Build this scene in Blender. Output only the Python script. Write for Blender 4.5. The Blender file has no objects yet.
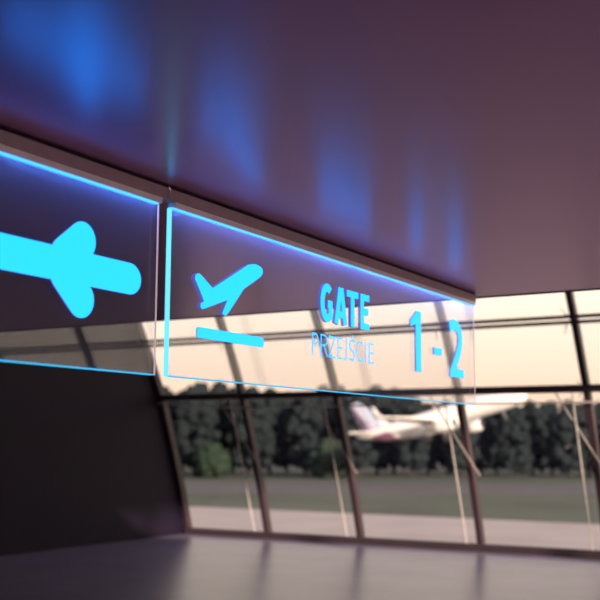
import bpy, bmesh, math, random
from mathutils import Vector, Matrix, noise

random.seed(4)
sc = bpy.context.scene
C = sc.collection

# ------------------------------------------------------------------ camera
# X runs along the glazed front (to the right), Y towards it, Z up; eye 1.6 m
CAM = Vector((0.0, 0.0, 1.6))
ROT = Matrix(((0.86235, 0.066771, 0.50189), (0.506297, -0.121545, -0.853751), (0.003997, 0.990338, -0.13862)))
F = 1018.5
cam = bpy.data.cameras.new('camera')
cam.sensor_width = 36.0
cam.lens = F * 36.0 / 600.0
cam.clip_end = 5000
cam.dof.use_dof = True
cam.dof.focus_distance = 4.75
cam.dof.aperture_fstop = 2.1
cam.dof.aperture_blades = 0
co = bpy.data.objects.new('camera', cam)
C.objects.link(co)
m4 = ROT.to_4x4()
m4.translation = CAM
co.matrix_world = m4
sc.camera = co

# ------------------------------------------------------------------ light, sky, exposure
sc.view_settings.view_transform = 'Standard'
sc.view_settings.look = 'None'
sc.view_settings.gamma = 1.0
sc.view_settings.exposure = 0.0
sc.view_settings.use_curve_mapping = False

w = bpy.data.worlds.new('evening_sky')
sc.world = w
w.use_nodes = True
nt = w.node_tree
nt.nodes.clear()
out = nt.nodes.new('ShaderNodeOutputWorld')
bg = nt.nodes.new('ShaderNodeBackground')
tc = nt.nodes.new('ShaderNodeTexCoord')
sep = nt.nodes.new('ShaderNodeSeparateXYZ')
ramp = nt.nodes.new('ShaderNodeValToRGB')
nt.links.new(tc.outputs['Generated'], sep.inputs[0])
nt.links.new(sep.outputs['Z'], ramp.inputs[0])
cr = ramp.color_ramp
cr.elements[0].position = 0.0
cr.elements[0].color = (1.10, 0.76, 0.58, 1)
cr.elements[1].position = 0.05
cr.elements[1].color = (1.22, 0.90, 0.66, 1)
for p, c in ((0.14, (1.40, 1.19, 0.95, 1)), (0.40, (1.1, 0.92, 0.92, 1)), (1.0, (0.36, 0.40, 0.62, 1))):
    e = cr.elements.new(p)
    e.color = c
nt.links.new(ramp.outputs[0], bg.inputs['Color'])
bg.inputs['Strength'].default_value = 1.0
nt.links.new(bg.outputs[0], out.inputs[0])

sun = bpy.data.lights.new('low_sun', 'SUN')
sun.energy = 10.0
sun.color = (1.0, 0.80, 0.60)
sun.angle = math.radians(1.0)
so = bpy.data.objects.new('low_sun', sun)
C.objects.link(so)
so.rotation_euler = Vector((-0.80, 0.48, -0.20)).to_track_quat('-Z', 'Y').to_euler()


# ------------------------------------------------------------------ helpers
def ray(px, py):
    v = Vector((px - 300.0, -(py - 300.0), -F)).normalized()
    return ROT @ v


def at_range(px, py, d):
    r = ray(px, py)
    return CAM + r * (d / math.hypot(r.x, r.y))


def mat(name, col, rough=0.5, metal=0.0, emis=None, strength=1.0, spec=0.5, var=0.0, scale=6.0, bump=0.0):
    m = bpy.data.materials.new(name)
    m.use_nodes = True
    n = m.node_tree
    b = n.nodes['Principled BSDF']
    b.inputs['Base Color'].default_value = (*col, 1)
    b.inputs['Roughness'].default_value = rough
    b.inputs['Metallic'].default_value = metal
    b.inputs['Specular IOR Level'].default_value = spec
    if emis:
        b.inputs['Emission Color'].default_value = (*emis, 1)
        b.inputs['Emission Strength'].default_value = strength
    if var or bump:
        t = n.nodes.new('ShaderNodeTexCoord')
        nz = n.nodes.new('ShaderNodeTexNoise')
        nz.inputs['Scale'].default_value = scale
        nz.inputs['Detail'].default_value = 5
        n.links.new(t.outputs['Object'], nz.inputs['Vector'])
        if var:
            r = n.nodes.new('ShaderNodeValToRGB')
            r.color_ramp.elements[0].position = 0.3
            r.color_ramp.elements[1].position = 0.7
            r.color_ramp.elements[0].color = tuple(c * (1 - var) for c in col) + (1,)
            r.color_ramp.elements[1].color = tuple(min(1, c * (1 + var)) for c in col) + (1,)
            n.links.new(nz.outputs['Fac'], r.inputs[0])
            n.links.new(r.outputs[0], b.inputs['Base Color'])
        if bump:
            bp = n.nodes.new('ShaderNodeBump')
            bp.inputs['Strength'].default_value = bump
            n.links.new(nz.outputs['Fac'], bp.inputs['Height'])
            n.links.new(bp.outputs[0], b.inputs['Normal'])
    return m


def glass(name, ior, veil, tint=(1, 1, 1), scatter=0.0):
    """clear sheet: Fresnel mirror over see-through, with a faint milky scatter"""
    m = bpy.data.materials.new(name)
    m.use_nodes = True
    n = m.node_tree
    n.nodes.clear()
    o = n.nodes.new('ShaderNodeOutputMaterial')
    geo = n.nodes.new('ShaderNodeNewGeometry')
    mr = n.nodes.new('ShaderNodeMapRange')
    mr.inputs['To Min'].default_value = ior
    mr.inputs['To Max'].default_value = 1.0 / ior
    n.links.new(geo.outputs['Backfacing'], mr.inputs['Value'])
    fr = n.nodes.new('ShaderNodeFresnel')
    n.links.new(mr.outputs[0], fr.inputs['IOR'])
    tr = n.nodes.new('ShaderNodeBsdfTransparent')
    tr.inputs['Color'].default_value = (*tint, 1)
    gl = n.nodes.new('ShaderNodeBsdfGlossy')
    gl.inputs['Roughness'].default_value = 0.0
    gl.inputs['Color'].default_value = (1, 1, 1, 1)
    df = n.nodes.new('ShaderNodeBsdfTranslucent')
    d2 = n.nodes.new('ShaderNodeBsdfDiffuse')
    ad = n.nodes.new('ShaderNodeMixShader')
    n.links.new(df.outputs[0], ad.inputs[1])
    n.links.new(d2.outputs[0], ad.inputs[2])
    m1 = n.nodes.new('ShaderNodeMixShader')
    m1.inputs[0].default_value = veil
    n.links.new(tr.outputs[0], m1.inputs[1])
    n.links.new(ad.outputs[0], m1.inputs[2])
    m2 = n.nodes.new('ShaderNodeMixShader')
    n.links.new(fr.outputs[0], m2.inputs[0])
    n.links.new(m1.outputs[0], m2.inputs[1])
    n.links.new(gl.outputs[0], m2.inputs[2])
    n.links.new(m2.outputs[0], o.inputs[0])
    if scatter:
        vs = n.nodes.new('ShaderNodeVolumeScatter')
        vs.inputs['Density'].default_value = scatter
        n.links.new(vs.outputs[0], o.inputs['Volume'])
    return m


def obj(name, bm, mats, parent=None, smooth=False):
    bmesh.ops.recalc_face_normals(bm, faces=bm.faces[:])
    me = bpy.data.meshes.new(name)
    bm.to_mesh(me)
    bm.free()
    for m in (mats if isinstance(mats, (list, tuple)) else [mats]):
        me.materials.append(m)
    if smooth:
        for p in me.polygons:
            p.use_smooth = True
    o = bpy.data.objects.new(name, me)
    C.objects.link(o)
    if parent:
        o.parent = parent
    return o


def tag(o, label, cat, group=None):
    o['label'] = label
    o['category'] = cat
    if group:
        o['group'] = group
    return o


def thing(name, label, cat, loc=(0, 0, 0), group=None):
    o = bpy.data.objects.new(name, None)
    C.objects.link(o)
    o.location = loc
    return tag(o, label, cat, group)


def struct(name, bm, mats, smooth=False):
    o = obj(name, bm, mats, None, smooth)
    o['kind'] = 'structure'
    return o


def box(bm, lo, hi, mi=0, bevel=0.0):
    x0, y0, z0 = lo
    x1, y1, z1 = hi
    vs = [bm.verts.new(p) for p in ((x0, y0, z0), (x1, y0, z0), (x1, y1, z0), (x0, y1, z0), (x0, y0, z1), (x1, y0, z1), (x1, y1, z1), (x0, y1, z1))]
    fs = [bm.faces.new([vs[i] for i in q]) for q in ((0, 3, 2, 1), (4, 5, 6, 7), (0, 1, 5, 4), (1, 2, 6, 5), (2, 3, 7, 6), (3, 0, 4, 7))]
    for f in fs:
        f.material_index = mi
    if bevel:
        es = {e for f in fs for e in f.edges}
        bmesh.ops.bevel(bm, geom=list(es), offset=bevel, segments=2, affect='EDGES')
    return bm


def B(lo, hi, bevel=0.0):
    return box(bmesh.new(), lo, hi, 0, bevel)


def tube(bm, pts, r, n=8, r1=None):
    pts = [Vector(p) for p in pts]
    rings = []
    for i, p in enumerate(pts):
        d = (pts[min(i + 1, len(pts) - 1)] - pts[max(i - 1, 0)]).normalized()
        a = d.orthogonal().normalized()
        b = d.cross(a)
        rr = r if r1 is None else r + (r1 - r) * i / (len(pts) - 1)
        rings.append([bm.verts.new(p + a * rr * math.cos(2 * math.pi * k / n) + b * rr * math.sin(2 * math.pi * k / n)) for k in range(n)])
    for q, s in zip(rings, rings[1:]):
        for k in range(n):
            bm.faces.new((q[k], q[(k + 1) % n], s[(k + 1) % n], s[k]))
    bm.faces.new(rings[0])
    bm.faces.new(rings[-1][::-1])
    return bm


# ------------------------------------------------------------------ materials
M = {}
M['ceiling'] = mat('plum_ceiling_panels', (0.42, 0.20, 0.36), rough=0.29, metal=1.0)
M['dark_edge'] = mat('black_shadow_joint', (0.01, 0.008, 0.012), rough=0.6)
M['wall_dark'] = mat('dark_cladding', (0.008, 0.004, 0.015), rough=0.6, spec=0.2, var=0.15, scale=2.0)
M['wall_plum'] = mat('plum_plaster', (0.10, 0.07, 0.11), rough=0.7, var=0.08, scale=3.0)
M['floor'] = mat('dark_polished_stone', (0.20, 0.17, 0.25), rough=0.3, var=0.2, scale=1.3)
M['steel_dark'] = mat('dark_painted_steel', (0.045, 0.030, 0.040), rough=0.45, var=0.1, scale=9.0)
M['steel_brown'] = mat('brown_painted_steel', (0.62, 0.42, 0.36), rough=0.45, var=0.1, scale=9.0)
M['steel_rib'] = mat('reddish_brown_rib_paint', (0.036, 0.020, 0.028), rough=0.4, var=0.1, scale=9.0)
M['cable'] = mat('galvanised_cable', (0.24, 0.21, 0.21), rough=0.5)
M['pale_cable'] = mat('pale_coated_cable', (0.55, 0.50, 0.48), rough=0.5)
M['pane'] = glass('facade_glass', 1.5, 0.0, (0.985, 0.985, 0.99))
M['acrylic'] = glass('edge_lit_acrylic', 1.49, 0.02, (0.99, 0.99, 1.0), 2.5)
M['rail'] = mat('brown_anodised_rail', (0.40, 0.30, 0.33), rough=0.4, metal=0.2, var=0.06, scale=14)
M['rail_lip'] = mat('champagne_aluminium', (0.93, 0.84, 0.86), rough=0.35, metal=0.1, var=0.05, scale=14)
M['hook'] = mat('bright_wire', (0.6, 0.55, 0.58), rough=0.3, metal=0.8)
LED = (0.03, 0.86, 1.0)
M['glyph'] = mat('lit_cyan_face', (0.02, 0.1, 0.12), emis=(0.022, 0.80, 2.6), strength=1.0)
M['glyph_ghost'] = mat('violet_ghost_glow', (0.05, 0.05, 0.1), emis=(0.10, 0.10, 0.42), strength=1.0)  # side emission paints the letters' ghost reflection off the rear face
M['led'] = mat('cyan_light_line', (0.02, 0.1, 0.12), emis=(0.10, 0.85, 2.2), strength=1.0)
M['edge_lit'] = mat('cyan_lit_polished_edge', (0.1, 0.3, 0.35), emis=(0.20, 0.88, 1.1), strength=1.0)
M['edge_low'] = mat('thin_cyan_lit_edge', (0.1, 0.3, 0.35), emis=(0.03, 0.55, 1.0), strength=0.9)
M['edge_catch'] = mat('edge_caught_light_glow', (0.75, 0.66, 0.68), rough=0.5, emis=(0.42, 0.30, 0.34), strength=1.0)  # emission paints the light this bevel catches
M['leaf'] = mat('dark_green_foliage', (0.015, 0.021, 0.024), rough=1.0, spec=0.05, var=0.25, scale=0.5)
M['leaf_pale'] = mat('pale_green_foliage', (0.021, 0.034, 0.024), rough=1.0, spec=0.05, var=0.4, scale=0.8)
M['bark'] = mat('bark', (0.05, 0.04, 0.035), rough=0.9, var=0.3, scale=2)
M['grass'] = mat('airfield_grass', (0.040, 0.055, 0.032), rough=0.9, var=0.4, scale=0.06)
M['concrete'] = mat('pale_apron_concrete', (0.34, 0.30, 0.28), rough=0.8, var=0.12, scale=0.15)
M['tarmac'] = mat('runway_tarmac', (0.06, 0.058, 0.06), rough=0.8, var=0.2, scale=0.1)
M['plane_white'] = mat('white_aircraft_paint', (0.90, 0.87, 0.85), rough=0.28, spec=0.5)
M['plane_grey'] = mat('grey_aircraft_paint', (0.48, 0.47, 0.50), rough=0.35)
M['plane_dark'] = mat('dark_rubber_and_glass', (0.03, 0.03, 0.035), rough=0.3)
M['plane_metal'] = mat('bare_aircraft_metal', (0.6, 0.58, 0.56), rough=0.3, metal=0.9)


# paint with a slanted plum band low on the tail end
def banded(name, base, stripes):
    m = mat(name, base, rough=0.28)
    n = m.node_tree
    b = n.nodes['Principled BSDF']
    t = n.nodes.new('ShaderNodeTexCoord')
    s = n.nodes.new('ShaderNodeSeparateXYZ')
    n.links.new(t.outputs['Object'], s.inputs[0])
    last = None
    for (kx, kz, lo, hi, col, zmax) in stripes:
        a = n.nodes.new('ShaderNodeMath'); a.operation = 'MULTIPLY'; a.inputs[1].default_value = kx
        n.links.new(s.outputs['X'], a.inputs[0])
        c = n.nodes.new('ShaderNodeMath'); c.operation = 'MULTIPLY_ADD'; c.inputs[1].default_value = kz
        n.links.new(s.outputs['Z'], c.inputs[0]); n.links.new(a.outputs[0], c.inputs[2])
        g = n.nodes.new('ShaderNodeMath'); g.operation = 'GREATER_THAN'; g.inputs[1].default_value = lo
        l = n.nodes.new('ShaderNodeMath'); l.operation = 'LESS_THAN'; l.inputs[1].default_value = hi
        z = n.nodes.new('ShaderNodeMath'); z.operation = 'LESS_THAN'; z.inputs[1].default_value = zmax
        n.links.new(c.outputs[0], g.inputs[0]); n.links.new(c.outputs[0], l.inputs[0]); n.links.new(s.outputs['Z'], z.inputs[0])
        p = n.nodes.new('ShaderNodeMath'); p.operation = 'MULTIPLY'
        q = n.nodes.new('ShaderNodeMath'); q.operation = 'MULTIPLY'
        n.links.new(g.outputs[0], p.inputs[0]); n.links.new(l.outputs[0], p.inputs[1])
        n.links.new(p.outputs[0], q.inputs[0]); n.links.new(z.outputs[0], q.inputs[1])
        mx = n.nodes.new('ShaderNodeMix'); mx.data_type = 'RGBA'
        n.links.new(q.outputs[0], mx.inputs['Factor'])
        if last is None:
            mx.inputs['A'].default_value = (*base, 1)
        else:
            n.links.new(last, mx.inputs['A'])
        mx.inputs['B'].default_value = (*col, 1)
        last = mx.outputs['Result']
    n.links.new(last, b.inputs['Base Color'])
    return m


M['plane_body'] = banded('white_paint_with_plum_band', (0.90, 0.87, 0.85), [(1.0, 0.9, -14.8, -10.2, (0.42, 0.20, 0.30), 0.3)])
M['plane_fin'] = banded('lavender_fin_with_blue_bands', (0.70, 0.66, 0.74), [
    (1.0, 0.35, -12.9, -12.2, (0.30, 0.42, 0.62), 99), (1.0, 0.35, -14.2, -13.5, (0.34, 0.45, 0.64), 99),
    (1.0, 0.9, -20.0, -12.4, (0.62, 0.50, 0.68), 99)])

# ------------------------------------------------------------------ the hall
XL, XR = -11.05, 9.5
ZC = 2.638            # low glossy ceiling
YE = 6.89             # its edge; a taller void follows up to the glazing
ZR = 5.6
PROF = [(0.0, 14.85), (0.8, 14.60), (1.5, 14.34), (2.35, 14.0), (3.1, 13.59), (3.6, 13.27), (4.5, 12.62), (5.6, 11.75)]


def fy(z):
    for (z0, y0), (z1, y1) in zip(PROF, PROF[1:]):
        if z <= z1:
            return y0 + (y1 - y0) * (z - z0) / (z1 - z0)
    return PROF[-1][1]


struct('floor', B((XL - .3, -6.2, -0.3), (XR + .3, 15.1, 0.0)), M['floor'])
struct('ceiling', B((XL, -6.0, ZC), (XR, YE, ZC + 0.30)), M['ceiling'])
struct('trim_1', B((XL, YE, ZC - 0.006), (XR, YE + 0.02, ZC + 0.31)), M['dark_edge'])
struct('ceiling_upper', B((XL - .3, -6.2, ZR), (XR + .3, 12.2, ZR + 0.25)), M['wall_plum'])
struct('wall_back', B((XL - .3, -6.2, 0), (XR + .3, -6.0, ZR)), M['wall_plum'])


def side_wall(name, x0, x1, m):
    bm = bmesh.new()
    prof = [(-6.0, 0.0)] + [(y + 0.12, z) for z, y in PROF] + [(-6.0, ZR)]
    a = [bm.verts.new((x0, y, z)) for y, z in prof]
    b = [bm.verts.new((x1, y, z)) for y, z in prof]
    bm.faces.new(a)
    bm.faces.new(b[::-1])
    for i in range(len(prof)):
        j = (i + 1) % len(prof)
        bm.faces.new((a[i], a[j], b[j], b[i]))
    return struct(name, bm, m)


side_wall('wall_left', XL - 0.3, XL, M['wall_dark'])

# glazed front: one window per bay, ribs, two rails, sill
RIBS = [XL + 0.05, -9.33, -7.58, -5.56, -3.69, -1.82, 0.05, 1.92, 3.79, 5.66, 7.27, XR - 0.05]


def strip(bm, x0, x1, dy0, dy1, z0=0.0, z1=ZR, mi=0):
    zs = [z0] + [z for z, _ in PROF if z0 < z < z1] + [z1]
    rows = [[bm.verts.new(p) for p in ((x0, fy(z) + dy0, z), (x1, fy(z) + dy0, z), (x1, fy(z) + dy1, z), (x0, fy(z) + dy1, z))] for z in zs]
    for q, s in zip(rows, rows[1:]):
        for k in range(4):
            bm.faces.new((q[k], q[(k + 1) % 4], s[(k + 1) % 4], s[k])).material_index = mi
    bm.faces.new(rows[0][::-1])
    bm.faces.new(rows[-1])
    return bm


for i, (a, b) in enumerate(zip(RIBS, RIBS[1:])):
    bm = bmesh.new()
    for z0, z1 in ((0.10, 2.31), (2.39, 3.21), (3.22, 3.28), (3.29, ZR)):
        strip(bm, a + 0.03, b - 0.03, 0.07, 0.085, z0, z1)
    struct('window_%d' % (i + 1), bm, M['pane'])
tn = 2
for x in RIBS:
    bm = strip(bmesh.new(), x - 0.042, x + 0.042, -0.04, 0.10, 0.0, ZR)
    struct('trim_%d' % tn, bm, M['steel_rib'])
    tn += 1


def rail(z0, z1, d0, d1, m):
    global tn
    struct('trim_%d' % tn, strip(bmesh.new(), XL + 0.03, XR - 0.03, d0, d1, z0, z1), m)
    tn += 1


rail(3.268, 3.302, -0.02, 0.11, M['steel_dark'])     # upper pair of bars with a slot of glass between
rail(3.198, 3.232, -0.02, 0.11, M['steel_dark'])
rail(2.300, 2.400, -0.05, 0.11, M['steel_dark'])     # lower transom
rail(0.0, 0.11, -0.06, 0.11, M['steel_dark'])        # sill

bm = B((XR - 0.02, -6.0, 0.1), (XR, 13.9, 3.21))  # unseen glazed side, added to let sky light onto the sign rails
struct('window_12', bm, M['pane'])
struct('window_13', B((XR - 0.02, -6.0, 3.29), (XR, 11.9, ZR)), M['pane'])
for y in (-6.0, -3.5, -1.0, 1.5, 4.0, 6.5, 9.0, 11.5):  # posts of the added side glazing
    struct('trim_%d' % tn, B((XR - 0.08, y - 0.04, 0.0), (XR + 0.06, y + 0.04, ZR)), M['steel_rib'])
    tn += 1
for z0, z1 in ((0.0, 0.1), (3.21, 3.29)):
    struct('trim_%d' % tn, B((XR - 0.08, -6.0, z0), (XR + 0.06, fy(z1), z1)), M['steel_dark'])
    tn += 1

# little arms that clamp the panes where the ribs cross the upper rail; wire bracing below
for i, x in enumerate(RIBS[1:-1]):
    for z, s in ((3.25, 1.0), (2.35, 0.7)):
        g = bmesh.new()
        y = fy(z) - 0.03
        for dx, dz in ((-0.17, 0.15), (-0.17, -0.17)):
            tube(g, [(x, y, z), (x + dx * 0.45 * s, y - 0.05 + 0.0, z + dz * 0.35 * s), (x + dx * s, fy(z + dz * s) + 0.06, z + dz * s)], 0.011, 6, 0.006)
        struct('trim_%d' % tn, g, M['steel_dark'])
        tn += 1
    t = bmesh.new()
    tube(t, [(x - 0.17, fy(2.30) - 0.12, 2.30), (x - 0.17, fy(0.12) - 0.12, 0.12)], 0.010, 6)
    struct('trim_%d' % tn, t, M['pale_cable'])
    tn += 1
    t = bmesh.new()
    tube(t, [(x - 0.40, fy(2.29) - 0.12, 2.29), (x + 0.02, fy(1.45) - 0.12, 1.45), (x + 0.18, fy(1.12) - 0.10, 1.12)], 0.010, 6)
    struct('trim_%d' % tn, t, M['cable'])
    tn += 1
t = bmesh.new()
pts = []
for x in RIBS[1:-1]:
    pts.append((x - 0.17, fy(2.16) - 0.12, 2.16))
tube(t, [(XL + .05, fy(2.26) - 0.12, 2.26)] + pts + [(XR - .05, fy(2.2) - 0.12, 2.2)], 0.012, 6)
struct('trim_%d' % tn, t, M['pale_cable'])

# ------------------------------------------------------------------ the lit signs
XS, YS, ZS = -2.534, 3.274, 1.861      # front face of the glass; near lower corner
T = 0.020
LED_W = 2.3            # watts per metre of sign


def prism(bm, poly, depth, x=0.0):
    """polygon (y, z) on the sign face, run back through the glass; lit face, violet sides glow as a painted ghost reflection"""
    f = [bm.verts.new((x, y, z)) for y, z in poly]
    b = [bm.verts.new((x - depth, y, z)) for y, z in poly]
    bm.faces.new(f).material_index = 0
    bm.faces.new(b[::-1]).material_index = 1
    for i in range(len(poly)):
        j = (i + 1) % len(poly)
        bm.faces.new((f[i], f[j], b[j], b[i])).material_index = 1
    return bm


def stroke(pts, wd, closed=False):
    """outline of a mitred stroke of width wd along pts"""
    P = [Vector(p) for p in pts]
    n = len(P)
    L, R = [], []
    for i in range(n):
        d0 = (P[i] - P[i - 1]).normalized() if i > 0 else (P[1] - P[0]).normalized()
        d1 = (P[i + 1] - P[i]).normalized() if i < n - 1 else d0
        n0 = Vector((-d0.y, d0.x)); n1 = Vector((-d1.y, d1.x))
        m = (n0 + n1).normalized()
        k = wd / 2 / max(0.35, m.dot(n0))
        L.append(P[i] + m * k)
        R.append(P[i] - m * k)
    return [tuple(p) for p in L + R[::-1]]


def arc(cx, cy, rx, ry, a0, a1, n=14):
    return [(cx + rx * math.cos(math.radians(a0 + (a1 - a0) * k / n)), cy + ry * math.sin(math.radians(a0 + (a1 - a0) * k / n))) for k in range(n + 1)]


def glyph(ch, W, H, s):
    """strokes of a letter in a W x H box, stem width s"""
    h = s / 2
    hh = h * 0.85
    if ch == 'G':
        r = arc(W * 0.56, H / 2, W * 0.56 - h, H / 2 - hh, 52, 308, 22)
        return [(r, s), ([(W * 0.60, H * 0.47), (W - h, H * 0.47), (W - h, H * 0.07)], s)]
    if ch == 'A':
        return [([(h * .9, 0), (W / 2 - h * .28, H)], s), ([(W - h * .9, 0), (W / 2 + h * .28, H)], s), ([(W * .22, H * .27), (W * .78, H * .27)], s * .85)]
    if ch == 'T':
        return [([(0, H - hh), (W, H - hh)], s * .85), ([(W / 2, 0), (W / 2, H)], s)]
    if ch == 'E':
        return [([(h, 0), (h, H)], s), ([(0, H - hh), (W, H - hh)], s * .85), ([(0, hh), (W, hh)], s * .85), ([(0, H * .52), (W * .9, H * .52)], s * .85)]
    if ch in 'PR':
        q = [(0, H - hh), (W * .45, H - hh)] + arc(W * .45, H * .735, W * .55 - h, H * .265 - hh, 90, -90, 12)[1:] + [(0, H * .47 + hh)]
        st = [([(h, 0), (h, H)], s), (q, s * .9)]
        if ch == 'R':
            st.append(([(W * .48, H * .49), (W - h * .6, 0)], s))
        return st
    if ch == 'Z':
        return [([(W * .04, H - hh), (W - h, H - hh), (h, hh), (W, hh)], s * .9)]
    if ch == 'J':
        return [([(W - h, H), (W - h, H * .16)] + arc(W * .45, H * .16, W * .55 - h, H * .16 - hh, 0, -110, 9)[1:], s)]
    if ch in 'SŚ':
        c = [(W * .92, H * .93)] + arc(W * .52, H * .74, W * .44 - h * .2, H * .26 - hh, 60, 235, 12) + arc(W * .48, H * .26, W * .46 - h * .2, H * .26 - hh, 52, -125, 12) + [(W * .04, H * .06)]
        st = [(c, s)]
        if ch == 'Ś':
            st.append(([(W * .42, H * 1.07), (W * .66, H * 1.22)], s))
        return st
    if ch == 'C':
        return [(arc(W * .60, H / 2, W * .60 - h, H / 2 - hh, 50, 310, 22), s)]
    if ch == 'I':
        return [([(h, 0), (h, H)], s)]


def letter(name, ch, y, z, W, H, s, parent, depth, x):
    bm = bmesh.new()
    for k, (pts, wd) in enumerate(glyph(ch, W, H, s)):
        prism(bm, [(y + a, z + b) for a, b in stroke(pts, wd)], depth, x - 0.00003 * k)
    return obj(name, bm, [M['glyph'], M['glyph_ghost']], parent)


def panel(name, label, y0, length, end_mats):
    t = thing(name, label, 'sign', (XS, YS + y0, ZS))
    obj('glass_panel', B((-T, 0, 0.004), (0, length, 0.690)), M['acrylic'], t)
    for nm, lo, hi, m in (('light_strip', (-T - .001, 0.0, .6915), (.001, length, .696), M['led']),
                          ('lower_edge', (-T - .001, 0.0, 0.0), (.001, length, .0045), M['edge_low']),
                          ('near_edge', (-T - .001, -.002, 0.0), (.001, .002, .690), end_mats[0]),
                          ('far_edge', (-.004, length - .002, 0.0), (.001, length + .002, .690), end_mats[1])):
        obj(nm, B(lo, hi), m, t)
    la = bpy.data.lights.new('edge_lighting', 'AREA')     # the diodes in the clamp channel, shining down into the sheet
    la.shape = 'RECTANGLE'
    la.size = 0.018
    la.size_y = length - 0.01
    la.energy = LED_W * length
    la.color = (0.07, 0.19, 1.0)
    la.spread = math.radians(110)
    lo = bpy.data.objects.new('edge_lighting', la)
    C.objects.link(lo)
    lo.parent = t
    lo.location = (-T / 2, length / 2, 0.6895)
    return t


gate = panel('gate_sign', 'long edge-lit glass sign reading GATE PRZEJŚCIE 1-2 with a departing airplane', -0.010, 3.442, (M['edge_lit'], M['edge_catch']))
o = 0.010
ICON = [(0.163, 0.437), (0.176, 0.447), (0.191, 0.449), (0.202, 0.445), (0.290, 0.399), (0.534, 0.527), (0.565, 0.543), (0.594, 0.551), (0.626, 0.556), (0.657, 0.554), (0.678, 0.548),
        (0.690, 0.538), (0.690, 0.522), (0.673, 0.503), (0.529, 0.425), (0.507, 0.401), (0.412, 0.305), (0.398, 0.293), (0.379, 0.290), (0.365, 0.298), (0.403, 0.361), (0.232, 0.303), (0.216, 0.299),
        (0.204, 0.307), (0.204, 0.322), (0.228, 0.334), (0.199, 0.374), (0.161, 0.421)]
obj('airplane_pictogram', prism(bmesh.new(), [(y + o, z) for y, z in ICON], T * 1.0, 0.001), [M['glyph'], M['glyph_ghost']], gate)


def rounded(y0, y1, z0, z1, r):
    p = []
    for cy, cz, a in ((y1 - r, z1 - r, 0), (y0 + r, z1 - r, 90), (y0 + r, z0 + r, 180), (y1 - r, z0 + r, 270)):
        p += arc(cy, cz, r, r, a, a + 90, 6)
    return p


obj('runway_bar', prism(bmesh.new(), [(y + o, z) for y, z in rounded(0.181, 0.704, 0.175, 0.221, 0.014)], T * .25, 0.001), [M['glyph'], M['glyph_ghost']], gate)
for ch, y, W in (('G', 1.243, 0.130), ('A', 1.396, 0.140), ('T', 1.533, 0.135), ('E', 1.694, 0.108)):
    letter('letter', ch, y + o, 0.360, W, 0.196, 0.042, gate, T * .8, 0.001)
for ch, y, W in (('P', 1.157, .066), ('R', 1.245, .074), ('Z', 1.328, .076), ('E', 1.428, .058), ('J', 1.496, .036), ('Ś', 1.560, .064), ('C', 1.645, .078), ('I', 1.750, .01), ('E', 1.795, .064)):
    letter('small_letter', ch, y + o, 0.176, W, 0.114, 0.0095, gate, T * .06, 0.001)
one = [(2.436, .172), (2.516, .172), (2.518, .545), (2.452, .545), (2.425, .522), (2.362, .482), (2.362, .440), (2.436, .462)]
obj('numeral', prism(bmesh.new(), [(y + o, z) for y, z in one], T * .5, 0.001), [M['glyph'], M['glyph_ghost']], gate)
obj('dash', prism(bmesh.new(), [(y + o, z) for y, z in rounded(2.716, 2.847, .298, .343, .004)], T * .5, 0.001), [M['glyph'], M['glyph_ghost']], gate)
bm = bmesh.new()
sp = [(2.985, .502)] + arc(3.070, .446, .100, .075, 118, 0, 14) + [(3.168, .405), (3.150, .360), (3.105, .300), (3.050, .235), (3.020, .200)]
prism(bm, [(y + o, z) for y, z in stroke(sp, .070)], T * .5, 0.001)
prism(bm, [(y + o, z) for y, z in ((2.978, .172), (3.222, .172), (3.222, .228), (2.990, .228))], T * .5, 0.00097)
obj('numeral', bm, [M['glyph'], M['glyph_ghost']], gate)

LL = 2.60
arrow = panel('arrow_sign', 'edge-lit glass sign with a fat cyan arrow pointing left', -0.094 - LL, LL, (M['edge_lit'], M['edge_catch']))
o = 0.094 + LL
bm = bmesh.new()
cz, hw = 0.363, 0.061
shaft = [(-0.97 + o, cz + hw)] + [(-0.262 + o + y, cz + z) for y, z in arc(0, 0, .068, hw, 90, -90, 16)] + [(-0.97 + o, cz - hw)]
prism(bm, shaft, T * .3, 0.001)


def capsule(a, b, r, n=12):
    a, b = Vector(a), Vector(b)
    d = (b - a).normalized()
    t0 = math.degrees(math.atan2(d.y, d.x))
    return arc(a.x, a.y, r, r, t0 + 90, t0 + 270, n) + arc(b.x, b.y, r, r, t0 - 90, t0 + 90, n)


prism(bm, capsule((-0.53 + o, cz + .103), (-0.62 + o, cz + .03), .070), T * .3, 0.00097)
prism(bm, capsule((-0.53 + o, cz - .112), (-0.62 + o, cz - .03), .070), T * .3, 0.00094)
obj('arrow_pictogram', bm, [M['glyph'], M['glyph_ghost']], arrow)


def mount(name, label, y0, y1, lip0, lip1):
    t = thing(name, label, 'rail', (XS, YS + y0, ZS))
    L = y1 - y0
    obj('rail_body', B((-T - .012, 0, .720), (.012, L, .768), .002), M['rail'], t)
    obj('shadow_gap', B((-T - .004, 0, .767), (.004, L, ZC - ZS - .0005)), M['dark_edge'], t)
    obj('clamp_channel', B((-T - .010, lip0 - y0, .696), (.010, lip1 - y0, .7205), .002), M['rail_lip'], t)
    return t


mount('mounting_rail', 'brown metal ceiling rail carrying the long GATE sign', -0.040, 3.455, 0.004, 3.448)
mr = mount('mounting_rail', 'brown metal ceiling rail carrying the arrow sign', -0.094 - LL, -0.042, -0.094 - LL, -0.080)
hk = bmesh.new()
tube(hk, [(.016, LL + .046, .773), (.018, LL + .050, .757), (.018, LL + .044, .742), (.018, LL + .036, .735), (.016, LL + .064, .728)], .003, 6)
obj('hook', hk, M['hook'], mr)

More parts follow.
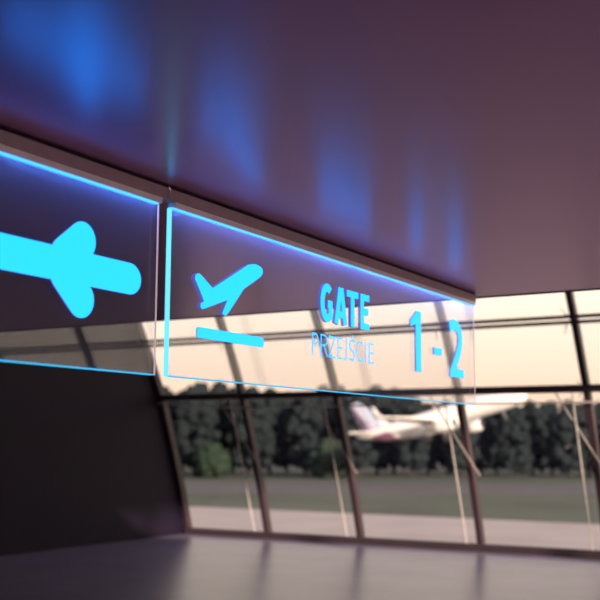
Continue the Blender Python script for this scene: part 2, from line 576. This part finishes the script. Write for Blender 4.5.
# ------------------------------------------------------------------ airfield
GZ = -6.4
bm = bmesh.new()
f = [bm.verts.new(p) for p in ((-1500, 16.5, GZ), (1500, 16.5, GZ), (1500, 2500, GZ), (-1500, 2500, GZ))]
bm.faces.new(f)
struct('ground', bm, M['grass'])
struct('apron', B((-300, 16.5, GZ + 0.005), (300, 105, GZ + 0.02)), M['concrete'])  # unseen; made large and pale to brighten what the ceiling mirrors
rw = bmesh.new()
ax = Vector((0.862, 0.506, 0)).normalized()
nrm = Vector((-ax.y, ax.x, 0))
c0 = at_range(300, 442, 185)
c0.z = GZ + 0.04
box(rw, (-600, -22, -0.03), (600, 22, 0.0))
ro = struct('runway', rw, M['tarmac'])
ro.location = c0
ro.rotation_euler = (0, 0, math.atan2(ax.y, ax.x))


def crown(seed, h, wdt):
    rnd = random.Random(seed)
    bm = bmesh.new()
    for k in range(110):
        q = rnd.random()
        z = h * (0.12 + 0.80 * q)
        env = math.sin(math.pi * min(1.0, 0.18 + 0.80 * q)) ** 0.6
        a = rnd.random() * 6.28
        sp = wdt * 0.36 * env * math.sqrt(rnd.random())
        r = wdt * (0.065 + 0.075 * rnd.random())
        if k == 0:
            z, sp, r = h * 0.92, 0, wdt * .12
        c = Vector((sp * math.cos(a), sp * math.sin(a), z))
        m = Matrix.Translation(c) @ Matrix.Diagonal((r, r, r * rnd.uniform(.8, 1.2), 1))
        res = bmesh.ops.create_icosphere(bm, subdivisions=2, radius=1.0, matrix=m)
        for v in res['verts']:
            d = noise.noise(v.co * 1.3 + Vector((seed * 7.1, 0, 0))) * 0.8 + noise.noise(v.co * 3.1) * 0.5
            v.co += (v.co - c).normalized() * d
    return bm


def make_tree(seed, h, wdt, label, group, leaf='leaf', name='tree'):
    t = thing(name, label, name, (0, 0, 0), group)
    obj('crown', crown(seed, h, wdt), M[leaf], t, True)
    tk = tube(bmesh.new(), [(0, 0, 0), (.1, 0, h * .25), (0, .1, h * .55)], h * .022, 8, h * .012)
    obj('trunk', tk, M['bark'], t, True)
    return t


def copy_tree(t):
    c = t.copy()
    C.objects.link(c)
    for ch in t.children:
        d = ch.copy()
        C.objects.link(d)
        d.parent = c
    return c


TL, TG = 'dark leafy tree in the blurred row beyond the runway', 'trees beyond the runway'
protos = [make_tree(s, 22.0, 12.8, TL, TG) for s in (3, 11, 23, 37)]
used = [False] * 4
rnd = random.Random(9)
# (photo x, photo y of the top)
tops = [(-60, 384), (-25, 380), (5, 378), (38, 382), (70, 379), (102, 383), (135, 380), (163, 381), (183, 386), (199, 375), (222, 381), (243, 379), (262, 386), (283, 388), (305, 386),
        (327, 381), (347, 386), (367, 381), (387, 379), (405, 389), (428, 398), (452, 400), (476, 398), (500, 402), (524, 399), (550, 397), (578, 400), (606, 398), (636, 401), (668, 399)]
for i in range(62):
    px = -115 + 17.5 * i + rnd.uniform(-2, 2)
    j = max(q for q in range(len(tops)) if tops[q][0] <= px or q == 0)
    (xa, ya), (xb, yb) = tops[j], tops[min(j + 1, len(tops) - 1)]
    py = ya + (yb - ya) * max(0, min(1, (px - xa) / max(1, xb - xa))) + rnd.uniform(-2, 5)
    p = at_range(px, py, 250 + 13 * (i % 3) + rnd.uniform(-1, 1))
    k = i % 4
    t = protos[k] if not used[k] else copy_tree(protos[k])
    used[k] = True
    t.location = (p.x, p.y, GZ)
    s = (p.z - GZ) / 22.0 / 1.02
    t.scale = (s * rnd.uniform(.95, 1.05), s * rnd.uniform(.95, 1.05), s)
    t.rotation_euler = (0, 0, rnd.uniform(0, 6.28))
# paler bushes on the grass in front
for k, (px, hb, lab) in enumerate(((212, 7.4, 'pale green bush before the trees under the airplane pictogram'), (330, 8.4, 'pale green bush before the trees left of the airliner tail'))):
    b = make_tree(51 + k, hb, hb * 1.5, lab, None, 'leaf_pale', 'bush')
    p = at_range(px, 440, 236)
    b.location = (p.x, p.y, GZ)

# ------------------------------------------------------------------ airliner climbing out
PL = thing('airplane', 'white twin-engine airliner with lavender fin climbing away beyond the glazing', 'airplane')
RF = 1.98


def loft(st, n=24, sy=1.0):
    bm = bmesh.new()
    rings = []
    for x, r, zc in st:
        rings.append([bm.verts.new((x, sy * r * math.cos(2 * math.pi * k / n), zc + r * math.sin(2 * math.pi * k / n))) for k in range(n)])
    for q, s in zip(rings, rings[1:]):
        for k in range(n):
            bm.faces.new((q[k], q[(k + 1) % n], s[(k + 1) % n], s[k]))
    bm.faces.new(rings[0])
    bm.faces.new(rings[-1])
    return bm


FUS = [(18.75, .08, -.55), (18.45, .50, -.50), (17.8, .95, -.40), (16.8, 1.40, -.22), (15.6, 1.74, -.08), (14.0, 1.94, 0), (12.0, RF, 0), (-6.0, RF, 0), (-9.0, 1.90, .10), (-12.0, 1.62, .36), (-15.0, 1.12, .78), (-17.5, .62, 1.15), (-18.75, .28, 1.35)]
obj('fuselage', loft(FUS), M['plane_body'], PL, True)


def foil(sections):
    """sections: (leading x, y, z, chord, thickness, vertical?)"""
    bm = bmesh.new()
    pr = [(0, 0), (.06, .42), (.25, .5), (.55, .36), (1, .02), (.55, -.26), (.25, -.36), (.06, -.30)]
    rings = []
    for x, y, z, c, th, up in sections:
        ring = []
        for a, b in pr:
            ring.append(bm.verts.new((x - a * c, y + (b * th if up else 0), z + (0 if up else b * th))))
        rings.append(ring)
    for q, s in zip(rings, rings[1:]):
        for k in range(len(pr)):
            bm.faces.new((q[k], q[(k + 1) % len(pr)], s[(k + 1) % len(pr)], s[k]))
    bm.faces.new(rings[0])
    bm.faces.new(rings[-1])
    return bm


for s in (-1, 1):
    wg = obj('wing', foil([(5.2, s * .8, -1.15, 7.2, .85, 0), (3.2, s * 5.5, -.72, 4.3, .6, 0), (-1.3, s * 15.6, .42, 1.9, .26, 0), (-1.9, s * 16.6, .62, 1.6, .2, 0)]), M['plane_white'], PL, True)
    obj('winglet', foil([(-1.9, s * 16.6, .62, 1.6, .2, 1), (-2.5, s * 16.95, 1.2, 1.3, .14, 1), (-3.3, s * 17.2, 2.9, .6, .08, 1)]), M['plane_white'], wg, True)
    en = obj('engine', loft([(6.6, 1.02, 0), (6.2, 1.18, 0), (5.0, 1.25, 0), (3.4, 1.12, 0), (2.2, .78, 0)]), M['plane_white'], PL, True)
    en.location = (-.6, s * 5.75, -2.35)
    obj('intake', loft([(6.62, 1.0, 0), (6.64, .9, 0), (6.60, .3, 0)]), M['plane_dark'], en, True)
    obj('pylon', foil([(5.4, 0, .9, 3.6, .36, 1), (4.2, 0, 1.75, 3.4, .3, 1)]), M['plane_white'], en, True)
    obj('exhaust_cone', loft([(2.3, .6, 0), (1.5, .4, 0), (.9, .1, 0)]), M['plane_metal'], en, True)
    obj('stabilizer', foil([(-13.6, s * .5, 1.05, 3.2, .4, 0), (-16.2, s * 6.2, 1.55, 1.4, .16, 0)]), M['plane_white'], PL, True)
    g = tube(bmesh.new(), [(-.9, s * 3.6, -1.0), (-.9, s * 3.8, -3.6)], .16, 8)
    gear = obj('landing_gear', g, M['plane_metal'], PL)
    for dy in (-.42, .42):
        wl = bmesh.new()
        tube(wl, [(-.9, s * 3.8 + dy - .18, -3.6), (-.9, s * 3.8 + dy + .18, -3.6)], .56, 14)
        obj('wheel', wl, M['plane_dark'], gear)
obj('fin', foil([(-9.8, 0, 1.5, 8.0, .3, 1), (-12.1, 0, 3.2, 5.6, .42, 1), (-16.6, 0, 8.0, 2.5, .2, 1)]), M['plane_fin'], PL, True)
obj('belly_fairing', loft([(6.5, .2, -1.7), (5.0, 1.2, -1.35), (2.0, 1.62, -1.0), (-3.0, 1.55, -1.0), (-6.0, .9, -1.3), (-7.0, .2, -1.7)], 20, 1.25), M['plane_white'], PL, True)
g = bmesh.new()
for a0, a1 in ((18, 48), (52, 88), (92, 128), (132, 162)):
    q = []
    for a, x, r, zc in ((a0, 17.1, 1.31, -.27), (a1, 17.1, 1.31, -.27), (a1, 16.3, 1.60, -.14), (a0, 16.3, 1.60, -.14)):
        q.append(g.verts.new((x, r * math.cos(math.radians(a)), zc + r * math.sin(math.radians(a)))))
    g.faces.new(q)
obj('windscreen', g, M['plane_dark'], PL)
g = tube(bmesh.new(), [(13.5, 0, -1.7), (13.7, 0, -3.7)], .12, 8)
gear = obj('nose_gear', g, M['plane_metal'], PL)
for dy in (-.28, .28):
    obj('wheel', tube(bmesh.new(), [(13.7, dy - .12, -3.7), (13.7, dy + .12, -3.7)], .38, 12), M['plane_dark'], gear)

cr_ = Vector((0.862, 0.506, 0)).normalized()       # to the right in the photo
fw_ = Vector((-0.506, 0.862, 0)).normalized()      # away from the viewer
psi, pit, roll = math.radians(36), math.radians(14.4), math.radians(0)
hd = cr_ * math.cos(psi) - fw_ * math.sin(psi)
hx = (hd * math.cos(pit) + Vector((0, 0, 1)) * math.sin(pit)).normalized()
left = Vector((0, 0, 1)).cross(hd).normalized()
upv = hx.cross(left).normalized()
left, upv = left * math.cos(roll) + upv * math.sin(roll), upv * math.cos(roll) - left * math.sin(roll)
mw = Matrix((hx, left, upv)).transposed().to_4x4()
mw.translation = at_range(438, 419.3, 199)
PL.matrix_world = mw
